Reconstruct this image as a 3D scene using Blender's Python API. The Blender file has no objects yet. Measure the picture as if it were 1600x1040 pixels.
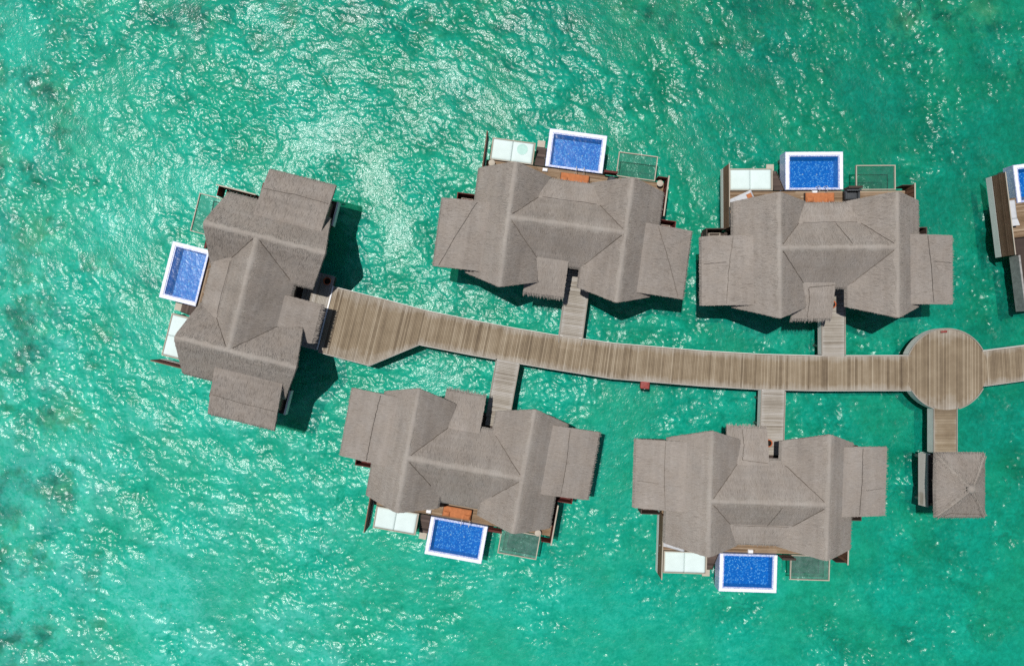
import bpy, math, random
import numpy as np
random.seed(7)
RNG = np.random.default_rng(11)
C = bpy.context.scene.collection
sc = bpy.context.scene
PI = math.pi
R = math.radians

# ------------------------------------------------------------------ measures
CAM_Z = 54.8            # camera height over the water (m)
F = 1600 * 24 / 36      # focal length in photo pixels
D = 1.8                 # deck height over the water
ZR = 6.3                # ridge height
ZE = 4.2                # main eave height
M = (ZR - ZE) / 2.65    # main roof slope


def W(px, py, z=D):
    """photo pixel -> world x, y of a point at height z"""
    s = (CAM_Z - z) / F
    return ((px - 800) * s, (520 - py) * s)


# ------------------------------------------------------------------ mesh builder
class MB:
    def __init__(self):
        self.v, self.f, self.tone, self.uv, self.n, self.smooth = [], [], [], [], 0, []

    def add(self, verts, faces, tone=.5, uvs=None, smooth=False):
        verts = np.asarray(verts, float).reshape(-1, 3)
        self.v.append(verts)
        if uvs is None:
            uvs = verts[:, :2]
        uvs = np.asarray(uvs, float)
        k = 0
        for f in faces:
            self.f.append([i + self.n for i in f])
            self.tone.append(tone[k] if isinstance(tone, (list, np.ndarray)) else tone)
            self.smooth.append(smooth)
            k += 1
        self.uv.append(uvs)
        self.n += len(verts)

    def hexa(self, b, t, tone=.5, uvs=None):
        """b, t: four bottom and four top corners, counter-clockwise seen from above"""
        self.add(list(b) + list(t), [(3, 2, 1, 0), (4, 5, 6, 7), (0, 1, 5, 4), (1, 2, 6, 5), (2, 3, 7, 6), (3, 0, 4, 7)], tone, uvs)

    def box(self, x0, x1, y0, y1, z0, z1, tone=.5, along=None):
        if x0 > x1: x0, x1 = x1, x0
        if y0 > y1: y0, y1 = y1, y0
        o = random.uniform(0, 50)
        p = [(x0, y0), (x1, y0), (x1, y1), (x0, y1)]
        if along == 'y':
            uv = [(q[1], q[0] + o) for q in p] * 2
        else:
            uv = [(q[0] + o, q[1] + o) for q in p] * 2
        self.hexa([(*q, z0) for q in p], [(*q, z1) for q in p], tone, uv)

    def board(self, a, b, w, z0, z1, tone=.5):
        """plank from a to b (2-D), width w"""
        a = np.array(a, float); b = np.array(b, float)
        d = b - a; L = np.hypot(*d); d /= L; nrm = np.array([-d[1], d[0]]) * w / 2
        p = [a - nrm, b - nrm, b + nrm, a + nrm]
        o = random.uniform(0, 80)
        uv = [(0, o), (L, o), (L, o + w), (0, o + w)] * 2
        self.hexa([(*q, z0) for q in p], [(*q, z1) for q in p], tone, uv)

    def quadboard(self, a0, b0, b1, a1, z0, z1, tone, tv=None):
        L = math.hypot(b0[0] - a0[0], b0[1] - a0[1]); o = random.uniform(0, 80)
        uv = [(0, o), (1, o), (1, o + .1), (0, o + .1)] * 2
        self.hexa([(*q, z0) for q in (a0, b0, b1, a1)], [(*q, z1) for q in (a0, b0, b1, a1)], tone, uv)

    def tube(self, pts, r, n=8, tone=.5, cap=True):
        pts = [np.array(p, float) for p in pts]
        rings = []
        for i, p in enumerate(pts):
            t = pts[min(i + 1, len(pts) - 1)] - pts[max(i - 1, 0)]
            t /= np.linalg.norm(t)
            a = np.array([0, 0, 1.]) if abs(t[2]) < .9 else np.array([1., 0, 0])
            e1 = np.cross(t, a); e1 /= np.linalg.norm(e1); e2 = np.cross(t, e1)
            rr = r[i] if isinstance(r, (list, tuple)) else r
            rings.append([p + rr * (math.cos(2 * PI * k / n) * e1 + math.sin(2 * PI * k / n) * e2) for k in range(n)])
        vs = [q for ring in rings for q in ring]
        fs = []
        for i in range(len(pts) - 1):
            for k in range(n):
                fs.append((i * n + k, i * n + (k + 1) % n, (i + 1) * n + (k + 1) % n, (i + 1) * n + k))
        if cap:
            fs.append(tuple(range(n))); fs.append(tuple(range((len(pts) - 1) * n, len(pts) * n))[::-1])
        self.add(vs, fs, tone, smooth=True)

    def lathe(self, prof, cx, cy, n=24, tone=.5):
        vs, fs = [], []
        for (r, z) in prof:
            for k in range(n):
                vs.append((cx + r * math.cos(2 * PI * k / n), cy + r * math.sin(2 * PI * k / n), z))
        for i in range(len(prof) - 1):
            for k in range(n):
                fs.append((i * n + k, i * n + (k + 1) % n, (i + 1) * n + (k + 1) % n, (i + 1) * n + k))
        fs.append(tuple(range(n))[::-1]); fs.append(tuple(range((len(prof) - 1) * n, len(prof) * n)))
        self.add(vs, fs, tone, smooth=True)

    def cushion(self, x0, x1, y0, y1, z0, z1, r=.05, tone=.5, nx=8, ny=6, puff=.03):
        """soft rounded pad"""
        vs, fs, uvs = [], [], []
        for j in range(ny + 1):
            for i in range(nx + 1):
                u, v = i / nx, j / ny
                e = min(u, 1 - u) * (x1 - x0); g = min(v, 1 - v) * (y1 - y0)
                k = min(1, e / r if r else 1) * min(1, g / r if r else 1)
                z = z1 - (1 - k) * r * .8 + puff * math.sin(PI * u) * math.sin(PI * v)
                vs.append((x0 + u * (x1 - x0), y0 + v * (y1 - y0), z)); uvs.append((u * (x1 - x0), v * (y1 - y0)))
        for j in range(ny):
            for i in range(nx):
                a = j * (nx + 1) + i
                fs.append((a, a + 1, a + nx + 2, a + nx + 1))
        ring = [i for i in range(nx + 1)] + [j * (nx + 1) + nx for j in range(1, ny + 1)] + \
               [ny * (nx + 1) + i for i in range(nx - 1, -1, -1)] + [j * (nx + 1) for j in range(ny - 1, 0, -1)]
        b = len(vs)
        for i in ring:
            vs.append((vs[i][0], vs[i][1], z0)); uvs.append(uvs[i])
        m = len(ring)
        for k in range(m):
            fs.append((ring[k], b + k, b + (k + 1) % m, ring[(k + 1) % m]))
        fs.append(tuple(b + k for k in range(m - 1, -1, -1)))
        self.add(vs, fs, tone, uvs, True)

    def build(self, name, mat, parent=None, xf=None):
        v = np.concatenate(self.v)
        if xf is not None:
            b = xf(np.array([[0, 0, 0], [1, 0, 0], [0, 1, 0]], float))
            if (b[1] - b[0])[0] * (b[2] - b[0])[1] < 0:          # mirror image: keep the faces outward
                self.f = [q[::-1] for q in self.f]
            v = xf(v)
        me = bpy.data.meshes.new(name)
        me.from_pydata(v.tolist(), [], self.f)
        uv = np.concatenate(self.uv)
        lay = me.uv_layers.new(name='UVMap')
        li = np.empty(len(me.loops), dtype=np.int32); me.loops.foreach_get('vertex_index', li)
        lay.data.foreach_set('uv', uv[li].astype(np.float32).ravel())
        at = me.attributes.new('tone', 'FLOAT', 'FACE')
        at.data.foreach_set('value', np.array(self.tone, dtype=np.float32))
        me.polygons.foreach_set('use_smooth', np.array(self.smooth, dtype=bool))
        me.materials.append(mat)
        me.update()
        o = bpy.data.objects.new(name, me)
        C.objects.link(o)
        if parent: o.parent = parent
        return o


def tag(o, label=None, cat=None, group=None, kind=None):
    if label: o['label'] = label
    if cat: o['category'] = cat
    if group: o['group'] = group
    if kind: o['kind'] = kind
    return o


def thing(name, label, cat, loc=(0, 0, 0), rz=0, group=None):
    o = bpy.data.objects.new(name, None); C.objects.link(o)
    o.empty_display_size = .3
    o.location = loc; o.rotation_euler = (0, 0, rz)
    return tag(o, label, cat, group)


# ------------------------------------------------------------------ materials
def mat(name):
    m = bpy.data.materials.new(name); m.use_nodes = True
    nt = m.node_tree; nt.nodes.clear()
    out = nt.nodes.new('ShaderNodeOutputMaterial')
    return m, nt, out


def N(nt, t, **kw):
    n = nt.nodes.new(t)
    for k, val in kw.items():
        if k in n.inputs: n.inputs[k].default_value = val
        else: setattr(n, k, val)
    return n


def ramp(nt, fac, stops):
    r = nt.nodes.new('ShaderNodeValToRGB')
    e = r.color_ramp.elements
    while len(e) < len(stops): e.new(.5)
    for i, (p, c) in enumerate(stops):
        e[i].position = p; e[i].color = (*c, 1)
    nt.links.new(fac, r.inputs[0])
    return r.outputs[0]


def math_(nt, op, a, b=None, clamp=False):
    n = nt.nodes.new('ShaderNodeMath'); n.operation = op; n.use_clamp = clamp
    for i, x in enumerate((a, b)):
        if x is None: continue
        if isinstance(x, (int, float)): n.inputs[i].default_value = x
        else: nt.links.new(x, n.inputs[i])
    return n.outputs[0]


def mixc(nt, fac, a, b, blend='MIX'):
    n = nt.nodes.new('ShaderNodeMix'); n.data_type = 'RGBA'; n.blend_type = blend
    for k, x in (('Factor', fac), ('A', a), ('B', b)):
        s = [i for i in n.inputs if i.name == k and (i.type == ('VALUE' if k == 'Factor' else 'RGBA'))][0]
        if isinstance(x, (int, float)): s.default_value = x
        elif isinstance(x, tuple): s.default_value = (*x, 1)
        else: nt.links.new(x, s)
    return [o for o in n.outputs if o.type == 'RGBA'][0]


def noise(nt, vec, scale, detail=2, rough=.5, stretch=None, loc=(0, 0, 0)):
    if stretch or loc != (0, 0, 0):
        mp = nt.nodes.new('ShaderNodeMapping')
        if stretch: mp.inputs['Scale'].default_value = stretch
        mp.inputs['Location'].default_value = loc
        nt.links.new(vec, mp.inputs[0]); vec = mp.outputs[0]
    n = nt.nodes.new('ShaderNodeTexNoise')
    n.inputs['Scale'].default_value = scale; n.inputs['Detail'].default_value = detail; n.inputs['Roughness'].default_value = rough
    nt.links.new(vec, n.inputs['Vector'])
    return n.outputs['Fac']


def mat_thatch(name, dark, mid, light):
    m, nt, out = mat(name)
    uv = N(nt, 'ShaderNodeUVMap').outputs[0]
    ob = N(nt, 'ShaderNodeTexCoord').outputs['Object']
    tone = N(nt, 'ShaderNodeAttribute', attribute_name='tone').outputs['Fac']
    fib = noise(nt, uv, 1.0, 3, .65, (2.2, 20, 1))        # u runs down the slope
    course = noise(nt, uv, 1.0, 3, .6, (2.3, .12, 1), (3.1, 7, 0))
    patch = noise(nt, ob, .45, 3, .55)
    band = noise(nt, ob, .9, 2, .5, (1.1, .22, .3), (5, 2, 1))     # strips re-laid at different times
    a = math_(nt, 'MULTIPLY_ADD', fib, .55); nt.nodes[-1].inputs[2].default_value = 0
    s = math_(nt, 'ADD', math_(nt, 'MULTIPLY', fib, .5), math_(nt, 'MULTIPLY', course, .32))
    s = math_(nt, 'ADD', s, math_(nt, 'ADD', math_(nt, 'MULTIPLY', patch, .20), math_(nt, 'MULTIPLY', math_(nt, 'SUBTRACT', band, .29), .26)))
    s = math_(nt, 'ADD', s, math_(nt, 'MULTIPLY', math_(nt, 'SUBTRACT', tone, .5), .75))
    col = ramp(nt, s, [(.06, dark), (.28, tuple(.6 * a_ + .4 * b_ for a_, b_ in zip(dark, mid))), (.54, mid), (.85, light)])
    warm = noise(nt, ob, .9, 2, .5, None, (9, 3, 1))
    col = mixc(nt, math_(nt, 'MULTIPLY', warm, .35), col, (.30, .225, .16), 'MIX')
    bs = N(nt, 'ShaderNodeBsdfPrincipled', Roughness=.93)
    bs.inputs['Specular IOR Level'].default_value = .12
    nt.links.new(col, bs.inputs['Base Color'])
    bp = N(nt, 'ShaderNodeBump', Strength=.75, Distance=.06)
    nt.links.new(math_(nt, 'ADD', fib, math_(nt, 'MULTIPLY', course, .6)), bp.inputs['Height'])
    nt.links.new(bp.outputs[0], bs.inputs['Normal'])
    nt.links.new(bs.outputs[0], out.inputs[0])
    return m


def mat_wood(name, dark, mid, light, edge=None, ustretch=1.6, edge_unit=False, rough=.75, spec=.25):
    """boards: UV u runs along the board, tone is random per board"""
    m, nt, out = mat(name)
    uv = N(nt, 'ShaderNodeUVMap').outputs[0]
    tone = N(nt, 'ShaderNodeAttribute', attribute_name='tone').outputs['Fac']
    g = noise(nt, uv, 1.0, 4, .65, (ustretch, 30, 1))
    ob = N(nt, 'ShaderNodeTexCoord').outputs['Object']
    pt = noise(nt, ob, .8, 3, .6)
    s = math_(nt, 'ADD', math_(nt, 'MULTIPLY', tone, .62), math_(nt, 'MULTIPLY', g, .42))
    s = math_(nt, 'ADD', s, math_(nt, 'MULTIPLY', math_(nt, 'SUBTRACT', pt, .5), .45))
    col = ramp(nt, s, [(.15, dark), (.5, mid), (.85, light)])
    if edge:                                             # weathered grey board ends
        sx = N(nt, 'ShaderNodeSeparateXYZ'); nt.links.new(uv, sx.inputs[0])
        e = math_(nt, 'ABSOLUTE', math_(nt, 'SUBTRACT', sx.outputs[0], .5))
        e = math_(nt, 'ADD', e, math_(nt, 'MULTIPLY', math_(nt, 'SUBTRACT', pt, .5), .35))
        e = math_(nt, 'ADD', e, math_(nt, 'MULTIPLY', math_(nt, 'SUBTRACT', tone, .5), .14))
        mr = N(nt, 'ShaderNodeMapRange'); mr.inputs['From Min'].default_value = .33; mr.inputs['From Max'].default_value = .56
        nt.links.new(e, mr.inputs[0])
        mr2 = math_(nt, 'MULTIPLY', mr.outputs[0], .8)
        col = mixc(nt, mr2, col, edge)
    bs = N(nt, 'ShaderNodeBsdfPrincipled', Roughness=rough)
    bs.inputs['Specular IOR Level'].default_value = spec
    nt.links.new(col, bs.inputs['Base Color'])
    bp = N(nt, 'ShaderNodeBump', Strength=.35, Distance=.01)
    nt.links.new(g, bp.inputs['Height']); nt.links.new(bp.outputs[0], bs.inputs['Normal'])
    nt.links.new(bs.outputs[0], out.inputs[0])
    return m


def mat_plain(name, col, rough=.7, var=.25, scale=3, spec=.3, dirt=None):
    m, nt, out = mat(name)
    ob = N(nt, 'ShaderNodeTexCoord').outputs['Object']
    n = noise(nt, ob, scale, 4, .6)
    lo = dirt or tuple(c * (1 - var) for c in col)
    c = ramp(nt, n, [(.25, lo), (.6, col)])
    bs = N(nt, 'ShaderNodeBsdfPrincipled', Roughness=rough); bs.inputs['Specular IOR Level'].default_value = spec
    nt.links.new(c, bs.inputs['Base Color'])
    bp = N(nt, 'ShaderNodeBump', Strength=.15, Distance=.01)
    nt.links.new(noise(nt, ob, 25, 2), bp.inputs['Height']); nt.links.new(bp.outputs[0], bs.inputs['Normal'])
    nt.links.new(bs.outputs[0], out.inputs[0])
    return m


def mat_mosaic(name, a, b, c, scale=14, rough=.3):
    m, nt, out = mat(name)
    ob = N(nt, 'ShaderNodeTexCoord').outputs['Object']
    v = N(nt, 'ShaderNodeTexVoronoi', feature='F1', distance='CHEBYCHEV'); v.inputs['Scale'].default_value = scale
    v.inputs['Randomness'].default_value = .25
    nt.links.new(ob, v.inputs['Vector'])
    sx = N(nt, 'ShaderNodeSeparateColor'); nt.links.new(v.outputs['Color'], sx.inputs[0])
    col = ramp(nt, sx.outputs[0], [(0, a), (.45, tuple(.7 * p + .3 * q for p, q in zip(a, b))), (.8, b), (.97, c)])
    pt = noise(nt, ob, 1.1, 2)
    col = mixc(nt, math_(nt, 'MULTIPLY', pt, .3), col, a)
    bs = N(nt, 'ShaderNodeBsdfPrincipled', Roughness=rough)
    nt.links.new(col, bs.inputs['Base Color']); nt.links.new(bs.outputs[0], out.inputs[0])
    return m


def mat_poolwater():
    m, nt, out = mat('pool_water')
    ob = N(nt, 'ShaderNodeNewGeometry').outputs['Position']
    h = math_(nt, 'ADD', noise(nt, ob, 1.6, 2, .5), math_(nt, 'MULTIPLY', noise(nt, ob, 6, 2, .5), .22))
    bp = N(nt, 'ShaderNodeBump', Strength=1.0, Distance=.045)
    nt.links.new(h, bp.inputs['Height'])
    gl = N(nt, 'ShaderNodeBsdfGlossy', Roughness=.27); nt.links.new(bp.outputs[0], gl.inputs['Normal'])
    tr = N(nt, 'ShaderNodeBsdfTransparent'); tr.inputs[0].default_value = (.78, .93, .98, 1)
    fr = N(nt, 'ShaderNodeFresnel', IOR=1.33); nt.links.new(bp.outputs[0], fr.inputs['Normal'])
    df = N(nt, 'ShaderNodeBsdfDiffuse'); df.inputs[0].default_value = (.004, .17, .55, 1)
    m1 = N(nt, 'ShaderNodeMixShader'); m1.inputs[0].default_value = .3
    nt.links.new(tr.outputs[0], m1.inputs[1]); nt.links.new(df.outputs[0], m1.inputs[2])
    mx = N(nt, 'ShaderNodeMixShader')
    nt.links.new(fr.outputs[0], mx.inputs[0]); nt.links.new(m1.outputs[0], mx.inputs[1]); nt.links.new(gl.outputs[0], mx.inputs[2])
    nt.links.new(mx.outputs[0], out.inputs[0])
    return m


def mat_glass(name, tint, dustmax):
    m, nt, out = mat(name)
    gl = N(nt, 'ShaderNodeBsdfGlossy', Roughness=.08)
    tr = N(nt, 'ShaderNodeBsdfTransparent'); tr.inputs[0].default_value = (*tint, 1)
    df = N(nt, 'ShaderNodeBsdfDiffuse'); df.inputs[0].default_value = (.30, .40, .37, 1)
    ob = N(nt, 'ShaderNodeTexCoord').outputs['Object']
    dust = ramp(nt, noise(nt, ob, 2.5, 4, .7), [(.3, (dustmax * .25,) * 3), (.75, (dustmax,) * 3)])
    m1 = N(nt, 'ShaderNodeMixShader'); nt.links.new(dust, m1.inputs[0])
    nt.links.new(tr.outputs[0], m1.inputs[1]); nt.links.new(df.outputs[0], m1.inputs[2])
    fr = N(nt, 'ShaderNodeFresnel', IOR=1.45)
    mx = N(nt, 'ShaderNodeMixShader')
    nt.links.new(fr.outputs[0], mx.inputs[0]); nt.links.new(m1.outputs[0], mx.inputs[1]); nt.links.new(gl.outputs[0], mx.inputs[2])
    nt.links.new(mx.outputs[0], out.inputs[0])
    return m


def reef_mask(nt, pos):
    """coral shallows along the left and the upper edge of the lagoon"""
    sx = N(nt, 'ShaderNodeSeparateXYZ'); nt.links.new(pos, sx.inputs[0])
    reef = N(nt, 'ShaderNodeMapRange'); reef.inputs['From Min'].default_value = -26; reef.inputs['From Max'].default_value = -38
    nt.links.new(sx.outputs[0], reef.inputs[0])
    reef2 = N(nt, 'ShaderNodeMapRange'); reef2.inputs['From Min'].default_value = 18; reef2.inputs['From Max'].default_value = 26
    nt.links.new(sx.outputs[1], reef2.inputs[0])
    rr = math_(nt, 'MAXIMUM', reef.outputs[0], math_(nt, 'MULTIPLY', reef2.outputs[0], .85))
    blot = noise(nt, pos, .34, 5, .64, None, (2.3, 5, 0))
    k = math_(nt, 'ADD', blot, math_(nt, 'MULTIPLY', rr, .185))
    km = N(nt, 'ShaderNodeMapRange'); km.inputs['From Min'].default_value = .65; km.inputs['From Max'].default_value = .80
    nt.links.new(k, km.inputs[0])
    return km.outputs[0]


def mat_sea():
    m, nt, out = mat('sea_water')
    pos = N(nt, 'ShaderNodeNewGeometry').outputs['Position']
    h = N(nt, 'ShaderNodeAttribute', attribute_name='swell').outputs['Fac']
    bp = N(nt, 'ShaderNodeBump', Strength=1.0, Distance=.03)
    n1 = noise(nt, pos, 6.5, 2, .6)
    nt.links.new(n1, bp.inputs['Height'])
    # suspended sand: how milky the water is (patches of some metres, and with the waves' depth); the small-scale mottling is caustic light painted into the colour
    milk = noise(nt, pos, .055, 4, .55, None, (4, 1.5, 0))
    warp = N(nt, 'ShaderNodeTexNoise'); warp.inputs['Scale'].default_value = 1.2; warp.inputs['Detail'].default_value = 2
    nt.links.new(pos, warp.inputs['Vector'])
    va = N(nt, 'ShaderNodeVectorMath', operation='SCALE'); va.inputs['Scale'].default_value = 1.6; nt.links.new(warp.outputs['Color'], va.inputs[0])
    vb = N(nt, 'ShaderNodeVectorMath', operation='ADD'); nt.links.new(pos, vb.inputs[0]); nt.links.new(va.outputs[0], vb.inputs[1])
    caustic_mottle = noise(nt, vb.outputs[0], 2.3, 4, .7)
    sx = N(nt, 'ShaderNodeSeparateXYZ'); nt.links.new(pos, sx.inputs[0])
    grad = N(nt, 'ShaderNodeMapRange'); grad.inputs['From Min'].default_value = -44; grad.inputs['From Max'].default_value = 48
    grad.inputs['To Min'].default_value = 1; grad.inputs['To Max'].default_value = 0
    nt.links.new(math_(nt, 'ADD', sx.outputs[0], math_(nt, 'MULTIPLY', sx.outputs[1], .95)), grad.inputs[0])
    s = math_(nt, 'ADD', math_(nt, 'MULTIPLY', grad.outputs[0], .74), math_(nt, 'MULTIPLY', milk, .36))
    s = math_(nt, 'ADD', s, math_(nt, 'MULTIPLY', math_(nt, 'SUBTRACT', caustic_mottle, .5), .95))
    s = math_(nt, 'ADD', s, math_(nt, 'MULTIPLY', h, .06))
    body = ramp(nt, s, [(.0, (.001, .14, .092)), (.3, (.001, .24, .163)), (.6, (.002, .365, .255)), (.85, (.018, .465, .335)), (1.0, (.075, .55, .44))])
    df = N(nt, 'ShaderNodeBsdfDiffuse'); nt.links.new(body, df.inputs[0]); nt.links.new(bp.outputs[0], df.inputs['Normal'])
    tr = N(nt, 'ShaderNodeBsdfTransparent')
    rk = reef_mask(nt, pos)
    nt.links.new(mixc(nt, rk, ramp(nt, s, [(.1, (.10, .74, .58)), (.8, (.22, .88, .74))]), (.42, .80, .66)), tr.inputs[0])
    clear = N(nt, 'ShaderNodeMapRange'); clear.inputs['From Min'].default_value = .42; clear.inputs['From Max'].default_value = .62
    clear.inputs['To Min'].default_value = .42; clear.inputs['To Max'].default_value = .72
    nt.links.new(noise(nt, pos, .13, 3, .6, None, (7, 2, 0)), clear.inputs[0])
    m1 = N(nt, 'ShaderNodeMixShader'); nt.links.new(math_(nt, 'MULTIPLY', clear.outputs[0], math_(nt, 'SUBTRACT', 1.0, math_(nt, 'MULTIPLY', rk, .6))), m1.inputs[0])
    nt.links.new(tr.outputs[0], m1.inputs[1]); nt.links.new(df.outputs[0], m1.inputs[2])
    gl = N(nt, 'ShaderNodeBsdfGlossy', Roughness=.19); nt.links.new(bp.outputs[0], gl.inputs['Normal'])
    gl2 = N(nt, 'ShaderNodeBsdfGlossy', Roughness=.40); nt.links.new(bp.outputs[0], gl2.inputs['Normal'])   # capillary ripples
    mg = N(nt, 'ShaderNodeMixShader'); mg.inputs[0].default_value = .42
    nt.links.new(gl.outputs[0], mg.inputs[1]); nt.links.new(gl2.outputs[0], mg.inputs[2])
    fr = N(nt, 'ShaderNodeFresnel', IOR=1.41); nt.links.new(bp.outputs[0], fr.inputs['Normal'])
    mx = N(nt, 'ShaderNodeMixShader')
    nt.links.new(fr.outputs[0], mx.inputs[0]); nt.links.new(m1.outputs[0], mx.inputs[1]); nt.links.new(mg.outputs[0], mx.inputs[2])
    nt.links.new(mx.outputs[0], out.inputs[0])
    return m


def mat_seabed():
    m, nt, out = mat('seabed_sand')
    pos = N(nt, 'ShaderNodeNewGeometry').outputs['Position']
    sx = N(nt, 'ShaderNodeSeparateXYZ'); nt.links.new(pos, sx.inputs[0])
    a = noise(nt, pos, 1.3, 4, .65)
    sand = ramp(nt, a, [(.25, (.22, .30, .20)), (.5, (.42, .47, .34)), (.75, (.62, .64, .5))])
    km = reef_mask(nt, pos)
    col = mixc(nt, km, sand, (.085, .07, .045))
    bs = N(nt, 'ShaderNodeBsdfDiffuse'); nt.links.new(col, bs.inputs[0])
    nt.links.new(bs.outputs[0], out.inputs[0])
    return m


MT = dict(
    thatch=mat_thatch('thatch', (.055, .047, .041), (.252, .226, .200), (.385, .35, .312)),
    ridge=mat_thatch('ridge_thatch', (.09, .08, .07), (.282, .256, .226), (.42, .388, .345)),
    boardwalk=mat_wood('boardwalk_wood', (.10, .07, .043), (.225, .17, .108), (.35, .285, .20), edge=(.38, .345, .295)),
    bridge=mat_wood('footbridge_wood', (.17, .14, .105), (.32, .285, .235), (.44, .41, .37), edge=(.42, .40, .365)),
    deck=mat_wood('villa_deck_wood', (.10, .06, .03), (.215, .14, .08), (.36, .27, .185)),
    fascia=mat_wood('fascia_wood', (.52, .49, .45), (.74, .71, .66), (.86, .83, .78), ustretch=.7),
    kerb=mat_wood('kerb_wood', (.14, .115, .09), (.26, .23, .19), (.42, .39, .35)),
    brown=mat_wood('brown_wood', (.09, .045, .025), (.17, .09, .055), (.27, .16, .105), ustretch=.8),
    darkwood=mat_wood('dark_wood', (.03, .02, .016), (.065, .045, .036), (.12, .085, .07)),
    redwood=mat_wood('red_stained_wood', (.055, .012, .01), (.11, .022, .018), (.2, .05, .04)),
    trim=mat_wood('trim_wood', (.25, .21, .16), (.38, .33, .26), (.5, .45, .37)),
    pile=mat_plain('pile_concrete', (.33, .32, .30), .9, .4),
    wall=mat_wood('wall_wood', (.12, .08, .05), (.2, .14, .09), (.3, .22, .15)),
    white=mat_plain('white_plaster', (.80, .79, .78), .6, .1),
    mattress=mat_plain('white_mattress', (.63, .735, .70), .85, .07, 1.5),
    damp=mat_plain('damp_cloth', (.44, .66, .585), .7, .15),
    cloth=mat_plain('grey_cloth', (.52, .53, .54), .9, .12),
    towel=mat_plain('white_towel', (.82, .81, .80), .95, .08),
    orange=mat_plain('orange_cloth', (.47, .165, .062), .9, .3, 4),
    charcoal=mat_plain('charcoal_rattan', (.06, .065, .07), .7, .45, 18),
    terracotta=mat_plain('terracotta', (.5, .12, .04), .75, .3, 8),
    soil=mat_plain('soil', (.02, .015, .01), .95),
    red=mat_plain('faded_red_paint', (.30, .06, .05), .6, .45, 6),
    metal=mat_plain('brushed_metal', (.6, .6, .6), .35, .1),
    mosaic=mat_mosaic('pool_mosaic', (.002, .085, .42), (.010, .23, .68), (.32, .64, .90), 13),
    rimtile=mat_mosaic('rim_mosaic', (.26, .32, .58), (.62, .65, .76), (.82, .83, .86), 21),
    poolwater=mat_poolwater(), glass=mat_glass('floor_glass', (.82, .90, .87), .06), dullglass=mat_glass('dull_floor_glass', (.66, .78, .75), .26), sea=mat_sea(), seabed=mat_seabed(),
)

# ------------------------------------------------------------------ sea and seabed
def waves(n, L):
    k = np.fft.fftfreq(n, L / n) * 2 * PI
    kx, ky = np.meshgrid(k, k)
    kk = np.hypot(kx, ky); kk[0, 0] = 1
    lam = 2 * PI / kk
    slope = 1.0 * np.exp(-.5 * (np.log(lam / 1.0) / .6) ** 2) + 1.5 * np.exp(-.5 * (np.log(lam / .36) / .32) ** 2) + .45 * np.exp(-.5 * (np.log(lam / 4) / .5) ** 2)
    th = np.arctan2(ky, kx) - R(62)
    dirf = .8 + np.cos(th) ** 2
    amp = slope / kk * dirf / kk               # slope per log-wavelength -> height
    h = np.fft.fft2(RNG.normal(size=(n, n)))
    h = np.real(np.fft.ifft2(h * amp))
    # wind patches
    p = np.fft.fft2(RNG.normal(size=(n, n)))
    p = np.real(np.fft.ifft2(p * np.exp(-.5 * (kk * 1.3) ** 2))); p /= p.std()
    h *= np.clip(1 + .45 * p, .35, 2.1)
    gy, gx = np.gradient(h, L / n)
    rms = math.sqrt((gx ** 2 + gy ** 2).mean() / 2)
    return h / rms


def build_sea():
    n, L = 1296, 105.0
    h = waves(n, L) * .165
    nx, ny = 1270, 900
    st = L / n
    x = (np.arange(nx) - (nx - 1) / 2) * st
    y = (np.arange(ny) - (ny - 1) / 2) * st
    X, Y = np.meshgrid(x, y)
    hh = h[:ny, :nx]
    ex = np.clip(np.minimum(np.arange(nx), nx - 1 - np.arange(nx)) / 30, 0, 1)
    ey = np.clip(np.minimum(np.arange(ny), ny - 1 - np.arange(ny)) / 30, 0, 1)
    Z = hh * ey[:, None] * ex[None, :]
    v = np.stack([X, Y, Z], -1).reshape(-1, 3)
    idx = np.arange(nx * ny).reshape(ny, nx)
    q = np.stack([idx[:-1, :-1], idx[:-1, 1:], idx[1:, 1:], idx[1:, :-1]], -1).reshape(-1, 4)
    B = 3000.
    c = [idx[0, 0], idx[0, -1], idx[-1, -1], idx[-1, 0]]
    b0 = nx * ny
    v = np.concatenate([v, [(-B, -B, 0), (B, -B, 0), (B, B, 0), (-B, B, 0)]])
    me = bpy.data.meshes.new('water')
    sides = [idx[0, :], idx[:, -1], idx[-1, ::-1], idx[::-1, 0]]
    ngons = []
    for s in range(4):
        ngons.append([b0 + s, b0 + (s + 1) % 4] + [int(i) for i in sides[s][::-1]])
    starts = np.arange(len(q)) * 4
    loops = q.ravel()
    totals = np.full(len(q), 4)
    for g in ngons:
        starts = np.append(starts, len(loops)); totals = np.append(totals, len(g)); loops = np.append(loops, g)
    me.vertices.add(len(v)); me.vertices.foreach_set('co', v.astype(np.float32).ravel())
    me.loops.add(len(loops)); me.loops.foreach_set('vertex_index', loops.astype(np.int32))
    me.polygons.add(len(starts)); me.polygons.foreach_set('loop_start', starts.astype(np.int32))
    me.polygons.foreach_set('loop_total', totals.astype(np.int32))
    me.update(calc_edges=True); me.validate()
    me.polygons.foreach_set('use_smooth', np.ones(len(me.polygons), dtype=bool))
    at = me.attributes.new('swell', 'FLOAT', 'POINT')
    at.data.foreach_set('value', np.append(Z.ravel() / Z.std(), [0, 0, 0, 0]).astype(np.float32))
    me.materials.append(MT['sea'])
    o = bpy.data.objects.new('water', me); C.objects.link(o)
    tag(o, 'rippled turquoise lagoon water glittering in the sun', 'water', kind='structure')


build_sea()


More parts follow.
